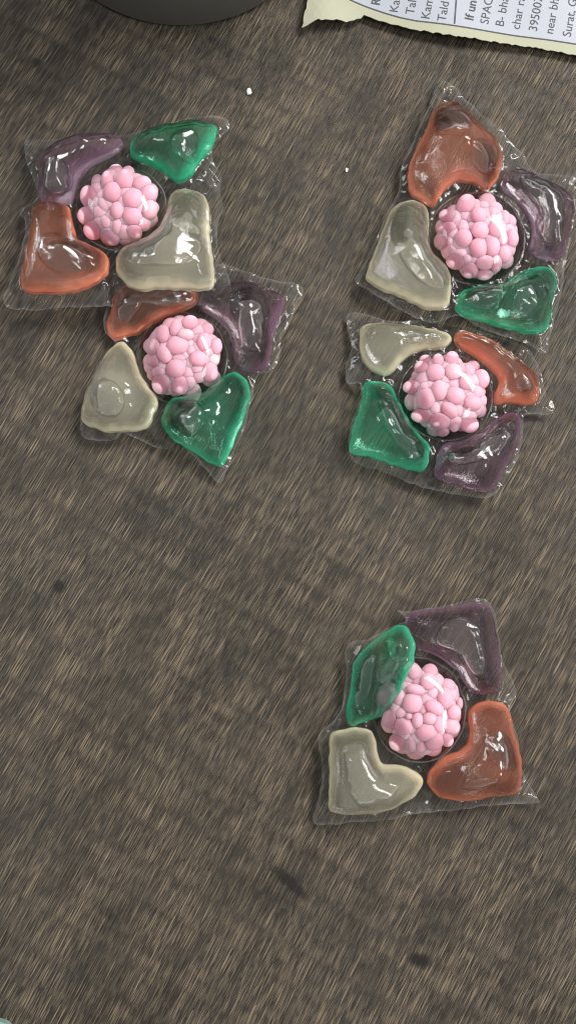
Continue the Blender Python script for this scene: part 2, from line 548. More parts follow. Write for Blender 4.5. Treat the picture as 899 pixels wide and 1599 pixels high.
def make_gel(root, color, label, outline, bubbles, zf, height, seed, dz=None):
    P = spline(outline, 0.075)
    j = np.array([nz(p[0] * 5, p[1] * 5, seed) for p in P])
    c = P.mean(0)
    P = P + (P - c) / np.linalg.norm(P - c, axis=1)[:, None] * (j * 0.045)[:, None]
    W, F = fill(P, 0.085, (0.014, 0.042, 0.085))
    b = boundary_flags(len(W), F)
    u = membrane(W, F, b)
    n = len(W)
    ext = np.zeros(n)
    for i, (x, y) in enumerate(W):
        lift = zf(x, y) + (dz(x, y) if dz else 0.0)
        ext[i] = Z0 + lift
    top = height * np.power(u, 0.52)
    for i, (x, y) in enumerate(W):
        w = 1 + 0.20 * nz(x * 1.1, y * 1.1, seed + 9.0) + 0.05 * nz(x * 3.2, y * 3.2, seed + 3.0)
        top[i] *= w
        # pinched creases running in from the rim
        top[i] += 0.10 * (1 - u[i]) * min(1, u[i] * 8) * nz(x * 6, y * 6, seed + 1.0)
    zt = ext + top
    zb = np.maximum(ext - 0.2 * np.power(u, 0.5), 0.012 + 0.0 * ext)
    zb = np.minimum(zb, ext)
    verts = [(W[i, 0], W[i, 1], zt[i]) for i in range(n)]
    faces = [tuple(f) for f in F]
    low = {}
    for i in range(n):
        if b[i]:
            low[i] = i
        else:
            low[i] = len(verts)
            verts.append((W[i, 0], W[i, 1], zb[i]))
    # make the upper sheet face up
    def up(f):
        a, bb, cc = (Vector(verts[k]) for k in f)
        return f if (bb - a).cross(cc - a).z > 0 else (f[0], f[2], f[1])
    faces = [up(f) for f in faces]
    lower = [(low[f[0]], low[f[2]], low[f[1]]) for f in faces]
    tree = BVHTree.FromPolygons([Vector(v) for v in verts], faces)
    allf = faces + lower
    bubble_glow = {}
    # air trapped under the skin: a closed cavity, its faces turned inwards
    for bi, (bout, depth) in enumerate(bubbles):
        Pb = spline(bout, 0.07)
        sd = sdist(Pb, P)
        if sd.min() < 0.05:                      # keep the cavity inside the liquid
            cb = Pb.mean(0)
            for _ in range(12):
                bad = sdist(Pb, P) < 0.05
                if not bad.any(): break
                Pb[bad] = Pb[bad] + (cb - Pb[bad]) * 0.12
        Wb, Fb = fill(Pb, 0.08, (0.012, 0.035, 0.075))
        bb_ = boundary_flags(len(Wb), Fb)
        ub = membrane(Wb, Fb, bb_)
        base = len(verts)
        db = np.abs(sdist(Wb, Pb))
        zr = []
        for i, (x, y) in enumerate(Wb):
            h = tree.ray_cast(Vector((x, y, 9)), Vector((0, 0, -1)))
            ztop = h[0].z if h[0] else Z0 + 0.1
            zmid = ztop - 0.05 - 0.22 * depth
            zu = zmid + 0.22 * depth * ub[i] ** 0.35
            zl = max(zmid - 0.62 * depth * ub[i] ** 0.5, Z0 + zf(x, y) - 0.08)
            zl = min(zl, zmid)
            zr.append((zu, zl))
        for i, (x, y) in enumerate(Wb):
            verts.append((x, y, zr[i][0])); bubble_glow[len(verts) - 1] = 0.7 * math.exp(-db[i] / 0.022)  # milky ring painted for the bright refracted line at the bubble edge
        lowb = {}
        for i, (x, y) in enumerate(Wb):
            if bb_[i]: lowb[i] = base + i
            else:
                lowb[i] = len(verts); verts.append((x, y, zr[i][1]))
        for f in Fb:
            a, q, r = (Vector((Wb[k, 0], Wb[k, 1], 0)) for k in f)
            f = f if (q - a).cross(r - a).z > 0 else (f[0], f[2], f[1])
            allf.append((base + f[0], base + f[2], base + f[1]))              # roof of the cavity faces down
            allf.append((lowb[f[0]], lowb[f[1]], lowb[f[2]]))                 # floor faces up
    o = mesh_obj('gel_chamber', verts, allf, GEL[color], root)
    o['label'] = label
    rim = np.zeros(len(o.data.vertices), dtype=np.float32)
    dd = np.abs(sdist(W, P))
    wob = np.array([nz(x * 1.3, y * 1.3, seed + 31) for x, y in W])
    seam_glow = np.exp(-(dd / (0.07 + 0.09 * np.clip(wob + 0.3, 0, 1))) ** 1.5)  # seam band of body colour, painted in place of light refracted through the rim
    rim[:n] = np.maximum(seam_glow, 0.03 + 0.12 * wob)
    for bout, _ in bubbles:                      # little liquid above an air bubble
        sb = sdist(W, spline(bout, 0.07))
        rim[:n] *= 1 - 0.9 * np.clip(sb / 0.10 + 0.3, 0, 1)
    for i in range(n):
        rim[low[i]] = seam_glow[i] if b[i] else 0.5 * seam_glow[i]
    for i, v in bubble_glow.items():
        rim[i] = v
    at_ = o.data.attributes.new('crimp_glow', 'FLOAT', 'POINT')
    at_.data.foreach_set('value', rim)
    return P, tree


bead_mesh = None


def bead_data():
    global bead_mesh
    if bead_mesh is None:
        bm = bmesh.new()
        bmesh.ops.create_icosphere(bm, subdivisions=3, radius=1.0)
        for v in bm.verts:
            v.co *= 1 + 0.05 * noise.noise(v.co * 1.3)
        bead_mesh = bpy.data.meshes.new('bead')
        bm.to_mesh(bead_mesh); bm.free()
        bead_mesh.polygons.foreach_set('use_smooth', [True] * len(bead_mesh.polygons))
        bead_mesh.materials.append(M_BEAD)
    return bead_mesh


def make_pod(spec, k):
    sc, org = spec['scale'], spec['origin']
    zf = spec.get('lift', lambda x, y: 0.0)
    dome_c = spec['dome']                       # px centre and radii
    c0 = at(dome_c[0], dome_c[1], Z0)
    c0 = at(dome_c[0], dome_c[1], Z0 + 0.25 + zf(c0.x, c0.y))
    pxcm = (at(dome_c[0] + 50, dome_c[1], 0.5) - at(dome_c[0], dome_c[1], 0.5)).x / 50
    rx, ry = dome_c[2] * pxcm * 1.04, dome_c[3] * pxcm * 1.04
    root = empty('detergent_pod', (c0.x, c0.y, 0.0))
    tag(root, spec['label'], 'detergent pod', 'detergent pods')
    seed = 10 * k + 3
    shapes = []
    trees = []
    for gi, g in enumerate(spec['gels']):
        dz = g.get('dz')
        P, tree = make_gel(root, g['color'], g['label'], to_world(g['outline'], org, sc, zf),
                           [(to_world(bo, org, sc, zf), d) for bo, d in g.get('bubbles', [])], zf, g.get('h', 0.9), seed + gi * 2.37, dz)
        shapes.append(P); trees.append(tree)
    # ---- bead dome
    HD = spec.get('dome_h', 0.70)
    zc = zf(c0.x, c0.y)
    def dome_z(x, y):
        r2 = ((x - c0.x) / rx) ** 2 + ((y - c0.y) / ry) ** 2
        return Z0 + zc - 0.02 + HD * max(0.0, 1 - r2 ** 1.7) ** 0.5
    verts, faces = [], []
    na, nr = 72, 20
    for i in range(nr):
        t = (i + 0.0) / (nr - 1) * math.pi / 2
        for a in range(na):
            th = 2 * math.pi * a / na
            wr = 1 + 0.018 * math.cos(t) ** 3 * nz(math.cos(th) * 4, math.sin(th) * 4, seed + i * .05)
            ct = max(0.0, math.cos(t)) ** (1 / 1.7)
            x = c0.x + rx * ct * math.cos(th) * wr
            y = c0.y + ry * ct * math.sin(th) * wr
            z = Z0 + zf(x, y) * 0.5 + zc * 0.5 - 0.02 + HD * math.sin(t) * (1 + 0.02 * nz(x * 1.5, y * 1.5, seed))
            verts.append((x, y, z))
    for i in range(nr - 1):
        for a in range(na):
            b = (a + 1) % na
            if i == nr - 2:
                continue
            faces.append((i * na + a, i * na + b, (i + 1) * na + b, (i + 1) * na + a))
    i = nr - 2
    verts = verts[:(nr - 1) * na] + [(c0.x, c0.y, Z0 + zc - 0.02 + HD)]
    for a in range(na):
        faces.append((i * na + a, i * na + (a + 1) % na, len(verts) - 1))
    do = mesh_obj('dome', verts, faces, M_DOME, root)
    at_ = do.data.attributes.new('crimp_glow', 'FLOAT', 'POINT')
    at_.data.foreach_set('value', np.array([0.9 * math.exp(-(i // na) / 1.2) for i in range(len(verts))], dtype=np.float32))
    rv, rf = [], []                              # the fold of film round the foot of the dome
    for a in range(96):
        t = 2 * math.pi * a / 96
        wob = 1.0 + 0.03 * nz(math.cos(t) * 3, math.sin(t) * 3, seed + 4.4)
        for b in range(8):
            p = 2 * math.pi * b / 8
            rad = wob + 0.017 * math.cos(p)
            x, y = c0.x + rx * rad * math.cos(t), c0.y + ry * rad * math.sin(t)
            rv.append((x, y, Z0 + 0.5 * (zf(x, y) + zc) + 0.07 + 0.05 * nz(math.cos(t) * 2, math.sin(t) * 2, seed + 8.0) + 0.017 * math.sin(p)))
            rf.append((a * 8 + b, ((a + 1) % 96) * 8 + b, ((a + 1) % 96) * 8 + (b + 1) % 8, a * 8 + (b + 1) % 8))
    recalc(mesh_obj('dome_fold', rv, rf, M_FOLD, root))
    th = np.linspace(0, 2 * math.pi, 48, endpoint=False)
    domeP = np.stack([c0.x + rx * np.cos(th), c0.y + ry * np.sin(th)], 1)
    # ---- beads
    bd = bead_data()
    bsc = 899 / 160
    ob = spec['bead_origin']
    put = []
    for (bx, by, ra, rb, ang, lay) in spec['beads']:
        px, py = ob[0] + bx / bsc, ob[1] + by / bsc
        a, b = ra / bsc * pxcm * 1.05, rb / bsc * pxcm * 1.05
        c = (a + b) * 0.5 * (0.74 + 0.1 * random.random())
        z = 0.8
        for _ in range(4):
            q = at(px, py, z)
            rr = math.hypot((q.x - c0.x) / (rx - 0.02), (q.y - c0.y) / (ry - 0.02))
            z = dome_z(q.x, q.y) - c * 1.0 - (0.03, 0.14, 0.32)[lay] - 0.03 * random.random()
            z = max(z, Z0 + zc + 0.10)
        rlim = 1.0 - 0.72 * min(a, b) / rx
        rr = math.hypot((q.x - c0.x) / rx, (q.y - c0.y) / ry)
        if rr > rlim:
            q = Vector((c0.x + (q.x - c0.x) * rlim / rr, c0.y + (q.y - c0.y) * rlim / rr, 0))
        put.append((q.x, q.y, z, a, b, c, ang))
    for i in range(11):                          # round the foot of the dome
        t = 2 * math.pi * (i + random.uniform(-.35, .35)) / 11; s = 0.18 + 0.05 * random.random(); fr_ = random.uniform(0.64, 0.78)
        put.append((c0.x + fr_ * rx * math.cos(t), c0.y + fr_ * ry * math.sin(t), Z0 + zc + 0.12, s, s * 1.1, s * 0.85, random.random() * 180))
    for i in range(30):                          # the bottom layer, seen between the others
        t = 2.399 * i; r = 0.70 * math.sqrt((i + 0.5) / 30)
        s = 0.19 + 0.03 * random.random()
        put.append((c0.x + r * rx * math.cos(t), c0.y + r * ry * math.sin(t), Z0 + zc + 0.12 + 0.20 * (1 - r * r), s, s * 1.1, s * 0.9, random.random() * 180))
    first = None
    for (x, y, z, a, b, c, ang) in put:
        if first is None:
            o = first = bpy.data.objects.new('bead', bd)
        else:
            o = first.copy()
        COL.objects.link(o)
        o.parent = root
        o.location = (x - root.location.x, y - root.location.y, z)
        o.scale = (a, b, c)
        o.rotation_euler = (R(random.uniform(-12, 12)), R(random.uniform(-12, 12)), R(ang))
    # ---- the sealed clear film round and between the chambers
    P = spline(to_world(spec['film'], org, sc, zf), 0.07)
    P = P + np.array([[0.03 * nz(p[0] * 4, p[1] * 4, seed), 0.03 * nz(p[0] * 4, p[1] * 4, seed + 40)] for p in P])
    W, F = fill(P, 0.07)
    sds = np.stack([sdist(W, s) for s in shapes] + [sdist(W, domeP)], 1)
    near = sds.max(1)
    sdf = sdist(W, P)
    n = len(W)
    Zs = np.zeros(n); floor = np.zeros(n); rdg = np.zeros(n)
    for i, (x, y) in enumerate(W):
        zl = zf(x, y)
        away = smooth01(-near[i] / 0.35)
        fr = nz(x * 2.2, y * 2.2, seed + 5)
        ridge = (1 - abs(nz(x * 2.1 + 0.8 * fr, y * 2.1, seed + 7))) ** 7
        ridge2 = (1 - abs(nz(x * 4.2, y * 4.2 + fr, seed + 17))) ** 5
        edge = 1 - smooth01(sdf[i] / 0.45)
        rdg[i] = max(ridge ** 2, ridge2 ** 2 * 0.7) * (0.3 + 0.7 * away)
        z = Z0 + zl - 0.06 * away - (0.10 + spec.get('droop', 0.0) * (zl > 0.05) * zl) * edge * away
        z += away * (0.16 * ridge + 0.10 * ridge2 + 0.08 * fr) + (1 - away) * 0.06 * ridge2
        z += spec.get('film_up', lambda x, y: 0.0)(x, y)
        nr_ = near[i]
        z += 0.13 * math.exp(-max(0.0, -nr_) / 0.13) * (1 if nr_ < 0.02 else 0.6)
        floor[i] = max(0.02, z)
    Zs[:] = floor
    nb = [set() for _ in range(n)]
    for f in F:
        for a in range(3):
            nb[f[a]].add(f[(a + 1) % 3]); nb[f[a]].add(f[(a + 2) % 3])
    nb = [list(s) for s in nb]
    for _ in range(3):                           # the film is pulled tight: it bridges the sharp valleys a little
        av = np.array([Zs[q].mean() for q in nb])
        Zs = np.maximum(floor, 0.35 * Zs + 0.65 * av)
    keep = [f for f in F if min(near[list(f)]) < 0.02]
    used = sorted({i for f in keep for i in f})
    mp = {v: i for i, v in enumerate(used)}
    vv = [(W[i, 0], W[i, 1], Zs[i]) for i in used]
    ff = []
    for f in keep:
        a, q, r = (Vector((W[t, 0], W[t, 1], 0)) for t in f)
        f = f if (q - a).cross(r - a).z > 0 else (f[0], f[2], f[1])
        ff.append(tuple(mp[t] for t in f))
    fo = mesh_obj('sealed_film', vv, ff, M_FILM, root)
    cr = np.array([max(0, (0.38 + 0.45 * nz(W[i, 0] * 1.7, W[i, 1] * 1.7, seed)) * math.exp(-sdf[i] / 0.035), 0.35 * rdg[i]) for i in used], dtype=np.float32)
    at_ = fo.data.attributes.new('crimp_glow', 'FLOAT', 'POINT')
    at_.data.foreach_set('value', cr)
    return root


def ramp_lift(p0, p1, amount):
    """rises from pixel p0 (zero) to pixel p1 (amount)"""
    a, b = at(*p0), at(*p1)
    d = Vector((b.x - a.x, b.y - a.y))
    L2 = d.length_squared
    def f(x, y):
        t = ((x - a.x) * d.x + (y - a.y) * d.y) / L2
        t = min(1.25, max(0.0, t))
        return amount * t * (t / (t + 0.12)) * 1.12
    return f


PODS = []
PODS.append(dict(
    label='pod at upper left, its lower edge lying over the pod below',
    scale=899 / 380, origin=(0, 160), dome=(188, 321, 67, 67), bead_origin=(110, 245),
    lift=ramp_lift((140, 190), (235, 465), 0.56), droop=0.3,
    gels=[
        dict(color='purple', label='dark purple gel chamber', h=0.85,
             outline=[(150, 215), (200, 175), (270, 150), (350, 132), (420, 128), (460, 150), (450, 175), (415, 205), (370, 225), (330, 250), (300, 290), (285, 330), (275, 375), (215, 385), (155, 380), (150, 300)],
             bubbles=[([(180, 265), (235, 245), (280, 285), (262, 345), (200, 362), (165, 320)], 0.7)]),
        dict(color='green', label='green gel chamber with a round bubble', h=0.85,
             outline=[(478, 160), (510, 130), (580, 108), (660, 90), (740, 85), (800, 95), (800, 130), (775, 185), (735, 235), (700, 285), (655, 300), (615, 270), (560, 240), (500, 215), (478, 185)],
             bubbles=[([(650, 170), (690, 140), (735, 155), (745, 200), (715, 245), (660, 235), (640, 200)], 0.6)]),
        dict(color='coral', label='coral orange gel chamber with an oval bubble', h=0.9,
             outline=[(122, 400), (160, 378), (225, 378), (262, 395), (275, 440), (290, 500), (320, 530), (375, 550), (408, 585), (400, 635), (350, 680), (290, 705), (200, 710), (105, 708), (82, 670), (95, 600), (110, 520), (118, 450)],
             bubbles=[([(160, 560), (200, 528), (270, 530), (330, 560), (355, 600), (335, 650), (280, 670), (215, 655), (170, 615)], 0.6)]),
        dict(color='cream', label='cloudy cream gel chamber', h=1.0,
             outline=[(625, 360), (650, 335), (710, 330), (760, 355), (775, 400), (780, 500), (790, 600), (793, 670), (775, 695), (700, 695), (600, 693), (530, 698), (470, 680), (432, 630), (432, 580), (460, 545), (530, 520), (580, 490), (605, 440), (618, 400)],
             bubbles=[([(475, 570), (560, 540), (625, 490), (655, 390), (700, 355), (745, 385), (755, 480), (750, 580), (680, 635), (560, 640), (485, 620)], 0.55)]),
    ],
    film=[(98, 140), (200, 138), (300, 140), (450, 130), (600, 90), (780, 45), (845, 70), (830, 120), (790, 165), (785, 210), (815, 270), (812, 330), (825, 380), (805, 450), (810, 560), (830, 600), (850, 660), (850, 740), (700, 738), (600, 735), (420, 740), (250, 750), (25, 752), (28, 660), (60, 600), (95, 500), (95, 440), (70, 390), (145, 350), (100, 220)],
    beads=[(370, 310, 75, 90, 0, 0), (550, 365, 85, 90, -30, 0), (160, 350, 68, 88, 0, 0), (145, 520, 75, 78, 0, 0), (205, 640, 82, 85, 0, 0), (545, 525, 82, 70, 0, 0), (560, 655, 72, 58, -30, 0), (295, 420, 48, 78, 25, 1), (410, 470, 52, 72, 0, 0), (315, 570, 50, 65, 25, 1), (415, 610, 48, 80, 0, 1), (360, 710, 78, 60, -35, 0), (240, 230, 50, 75, 0, 1), (325, 200, 48, 75, 0, 0), (400, 130, 68, 65, 0, 1), (480, 200, 75, 90, 0, 0), (510, 140, 55, 60, 0, 1), (630, 235, 80, 68, 10, 0), (690, 325, 75, 75, 0, 0), (700, 470, 65, 85, 0, 0), (640, 580, 70, 70, 0, 1), (490, 720, 70, 60, 0, 2), (230, 480, 60, 60, 0, 2), (450, 380, 50, 60, 0, 2)]))
PODS.append(dict(
    label='pod tucked under the upper left pod, green gel pointing down',
    scale=899 / 380, origin=(110, 400), dome=(283, 556, 68, 72), bead_origin=(205, 475),
    gels=[
        dict(color='coral', label='coral orange gel chamber squeezed under the neighbouring pod', h=0.5,
             outline=[(150, 200), (180, 125), (260, 105), (380, 100), (460, 125), (470, 170), (430, 200), (360, 230), (300, 255), (255, 290), (215, 300), (160, 315), (135, 270)],
             bubbles=[([(180, 205), (225, 160), (285, 165), (250, 230), (200, 268)], 0.35), ([(310, 175), (380, 145), (435, 160), (400, 195), (335, 200)], 0.3)]),
        dict(color='purple', label='pale purple gel chamber with a long bubble', h=0.85,
             dz=None,
             outline=[(480, 150), (540, 110), (620, 98), (700, 110), (780, 150), (790, 190), (760, 270), (745, 350), (730, 410), (690, 435), (640, 425), (605, 390), (595, 330), (570, 270), (520, 225), (475, 195)],
             bubbles=[([(600, 160), (670, 135), (730, 180), (738, 250), (715, 330), (680, 370), (635, 350), (618, 290), (595, 220)], 0.65)]),
        dict(color='cream', label='cloudy cream gel chamber', h=0.95,
             outline=[(180, 320), (215, 330), (240, 370), (260, 430), (300, 490), (325, 530), (310, 590), (280, 640), (200, 650), (120, 650), (50, 620), (45, 580), (65, 510), (100, 430), (140, 360)],
             bubbles=[([(95, 520), (130, 480), (190, 500), (220, 560), (190, 610), (130, 610), (95, 570)], 0.5)]),
        dict(color='green', label='emerald green gel chamber', h=0.95,
             outline=[(350, 560), (380, 525), (450, 520), (510, 495), (570, 445), (610, 432), (645, 455), (665, 510), (650, 580), (620, 660), (590, 730), (560, 775), (510, 765), (450, 725), (390, 690), (345, 640), (335, 600)],
             bubbles=[([(370, 580), (410, 545), (470, 550), (505, 590), (500, 650), (460, 690), (410, 660), (375, 630)], 0.6)]),
    ],
    film=[(170, 70), (400, 60), (560, 25), (700, 75), (790, 90), (862, 115), (840, 170), (815, 230), (780, 300), (770, 380), (740, 430), (690, 450), (670, 540), (640, 650), (600, 740), (555, 835), (500, 790), (440, 725), (400, 695), (350, 715), (270, 685), (200, 660), (160, 680), (50, 670), (45, 580), (70, 480), (120, 380), (170, 330), (130, 280), (135, 200)],
    beads=[(415, 365, 95, 80, 0, 0), (190, 370, 62, 82, 0, 0), (290, 440, 58, 80, 20, 0), (280, 260, 56, 80, 0, 0), (395, 205, 50, 78, -10, 0), (520, 165, 72, 62, 0, 0), (480, 270, 70, 50, 0, 0), (640, 330, 62, 80, 0, 0), (660, 225, 65, 60, 0, 1), (745, 370, 52, 75, 0, 0), (720, 490, 55, 55, 0, 1), (590, 480, 72, 68, 0, 0), (690, 600, 70, 82, 0, 0), (580, 560, 60, 65, 0, 1), (395, 565, 82, 78, 0, 0), (250, 590, 70, 65, 0, 1), (190, 500, 55, 42, 0, 0), (270, 700, 85, 88, 0, 0), (430, 715, 72, 80, 0, 0), (510, 680, 58, 72, 0, 1), (420, 480, 65, 50, 0, 1), (525, 410, 45, 55, 0, 1), (180, 610, 40, 60, 0, 1), (500, 570, 50, 50, 0, 2), (350, 310, 50, 60, 0, 2)]))
PODS.append(dict(
    label='pod at upper right with coral gel in its pointed top corner',
    scale=899 / 359, origin=(540, 110), dome=(746, 368, 72, 74), bead_origin=(670, 285),
    lift=ramp_lift((720, 330), (700, 520), 0.18), droop=0.0,
    gels=[
        dict(color='coral', label='coral orange gel chamber with a round bubble', h=0.95,
             outline=[(340, 160), (390, 135), (440, 150), (490, 195), (540, 245), (590, 300), (608, 350), (600, 410), (570, 460), (540, 478), (500, 450), (440, 440), (390, 470), (360, 510), (345, 540), (300, 520), (250, 490), (237, 430), (245, 370), (270, 310), (310, 230)],
             bubbles=[([(330, 210), (370, 165), (430, 155), (478, 190), (485, 250), (450, 300), (390, 310), (335, 295)], 0.6), ([(470, 345), (530, 325), (575, 350), (575, 405), (530, 430), (475, 400)], 0.4)]),
        dict(color='purple', label='dark purple gel chamber with a big bubble', h=0.85,
             outline=[(600, 440), (640, 395), (690, 400), (740, 430), (800, 460), (860, 490), (885, 530), (880, 600), (860, 680), (840, 745), (790, 745), (740, 735), (710, 700), (720, 630), (700, 570), (660, 510), (610, 480)],
             bubbles=[([(665, 445), (720, 430), (785, 475), (828, 525), (828, 620), (808, 700), (762, 700), (735, 640), (733, 570), (690, 505)], 0.6)]),
        dict(color='cream', label='cloudy cream gel chamber with a long bubble', h=0.95,
             outline=[(170, 560), (205, 525), (260, 518), (310, 540), (325, 600), (320, 660), (330, 720), (370, 760), (405, 800), (410, 860), (390, 930), (330, 940), (250, 910), (190, 880), (120, 855), (78, 815), (90, 760), (120, 680), (145, 620)],
             bubbles=[([(185, 575), (220, 540), (280, 540), (308, 570), (295, 640), (292, 700), (330, 760), (380, 805), (395, 850), (370, 885), (300, 875), (230, 825), (185, 755), (165, 670)], 0.5)]),
        dict(color='green', label='pale green gel chamber with two bubbles', h=0.85,
             outline=[(430, 900), (440, 870), (510, 850), (600, 845), (660, 800), (730, 780), (790, 775), (815, 810), (815, 870), (800, 940), (785, 1010), (740, 1035), (650, 1020), (560, 995), (480, 975), (420, 940)],
             bubbles=[([(455, 885), (520, 865), (592, 870), (585, 930), (530, 960), (465, 930)], 0.45), ([(622, 970), (640, 890), (700, 835), (770, 822), (778, 880), (730, 960), (680, 1000), (635, 1000)], 0.6)]),
    ],
    film=[(375, 38), (450, 95), (520, 155), (600, 215), (640, 270), (690, 320), (740, 400), (830, 400), (905, 430), (900, 520), (880, 620), (855, 760), (840, 860), (815, 950), (795, 1040), (775, 1110), (700, 1070), (600, 1040), (500, 1000), (430, 965), (350, 985), (270, 970), (170, 915), (80, 860), (30, 820), (60, 780), (110, 680), (150, 580), (200, 480), (215, 380), (255, 290), (310, 170)],
    beads=[(320, 200, 78, 95, -20, 0), (160, 295, 75, 60, 0, 0), (155, 400, 78, 50, 15, 0), (110, 510, 55, 80, 0, 0), (295, 400, 50, 60, 0, 1), (300, 490, 72, 78, 0, 0), (440, 425, 76, 74, 0, 0), (430, 290, 65, 72, 0, 0), (475, 210, 58, 50, 0, 1), (560, 265, 60, 58, 0, 1), (655, 320, 55, 75, 0, 1), (590, 410, 80, 85, 0, 0), (725, 490, 55, 80, 0, 0), (655, 630, 60, 75, 0, 0), (550, 565, 68, 82, 0, 0), (430, 575, 80, 85, 0, 0), (185, 610, 80, 75, 0, 1), (230, 695, 82, 68, 0, 0), (350, 770, 75, 72, 0, 0), (485, 705, 80, 62, 0, 0), (580, 710, 52, 78, 0, 0), (480, 810, 75, 50, 10, 0), (290, 600, 50, 60, 0, 2), (270, 300, 50, 80, 0, 2), (640, 500, 50, 60, 0, 1), (330, 670, 50, 40, 0, 1)]))
PODS.append(dict(
    label='pod at middle right just below the pointed pod, purple gel at its lower right',
    scale=899 / 360, origin=(520, 470), dome=(697, 616, 70, 68), bead_origin=(615, 535),
    gels=[
        dict(color='cream', label='cloudy cream gel chamber', h=0.7,
             outline=[(100, 110), (140, 95), (250, 92), (370, 110), (450, 130), (460, 165), (420, 190), (350, 195), (300, 215), (260, 250), (220, 290), (165, 285), (115, 240), (105, 180)],
             bubbles=[([(240, 140), (330, 130), (400, 150), (340, 178), (260, 185)], 0.35)]),
        dict(color='coral', label='dark coral gel chamber shaped like a crescent', h=0.75,
             outline=[(470, 140), (500, 122), (560, 140), (640, 175), (720, 240), (775, 290), (795, 340), (790, 395), (740, 410), (680, 400), (630, 410), (622, 370), (640, 310), (600, 260), (540, 215), (480, 180)],
             bubbles=[([(690, 325), (735, 325), (760, 360), (735, 385), (690, 370)], 0.35)]),
        dict(color='green', label='emerald green gel chamber with a curved bubble', h=0.95,
             outline=[(120, 320), (200, 322), (235, 350), (255, 400), (290, 470), (330, 520), (370, 560), (375, 620), (350, 665), (290, 660), (220, 640), (140, 610), (70, 600), (62, 560), (75, 490), (105, 400)],
             bubbles=[([(155, 350), (200, 355), (230, 405), (268, 485), (325, 545), (355, 585), (345, 628), (300, 638), (240, 595), (190, 525), (165, 440)], 0.6)]),
        dict(color='purple', label='pale purple gel chamber', h=0.95,
             outline=[(400, 610), (430, 560), (500, 545), (570, 510), (630, 460), (690, 435), (728, 455), (725, 530), (700, 600), (660, 680), (615, 745), (540, 740), (460, 715), (395, 690)],
             bubbles=[([(430, 605), (500, 575), (580, 540), (650, 490), (695, 475), (685, 540), (640, 605), (560, 645), (480, 660), (430, 640)], 0.6)]),
    ],
    film=[(62, 45), (130, 50), (230, 85), (420, 80), (560, 120), (680, 150), (770, 200), (800, 260), (820, 350), (858, 400), (850, 440), (750, 445), (735, 490), (720, 600), (680, 680), (620, 760), (540, 765), (430, 745), (320, 720), (200, 670), (100, 640), (62, 600), (65, 500), (100, 400), (105, 330), (55, 320), (50, 250), (70, 180), (55, 100)],
    beads=[(275, 150, 55, 50, 0, 0), (240, 225, 62, 65, 0, 0), (215, 290, 60, 55, 0, 1), (385, 165, 52, 68, 0, 0), (365, 265, 80, 75, 0, 0), (505, 150, 62, 70, 0, 0), (520, 255, 72, 70, 0, 0), (640, 250, 70, 70, 0, 1), (640, 350, 72, 65, 0, 0), (760, 320, 75, 85, 0, 0), (155, 390, 78, 58, 10, 0), (270, 390, 48, 45, 0, 1), (395, 420, 70, 85, 0, 0), (535, 465, 82, 75, -10, 0), (280, 495, 80, 92, -10, 0), (150, 520, 60, 75, 0, 1), (485, 590, 82, 58, -40, 0), (360, 580, 52, 55, 0, 1), (690, 530, 80, 65, 0, 0), (240, 645, 90, 58, 0, 0), (400, 690, 90, 68, 0, 0), (525, 720, 45, 65, 0, 1), (640, 635, 85, 70, 0, 1), (655, 720, 85, 70, 0, 0), (420, 780, 62, 45, 0, 1), (390, 500, 60, 50, 0, 2), (500, 350, 60, 50, 0, 2), (740, 430, 60, 60, 0, 2), (700, 200, 60, 50, 0, 1)]))
gc = at(590, 1050)
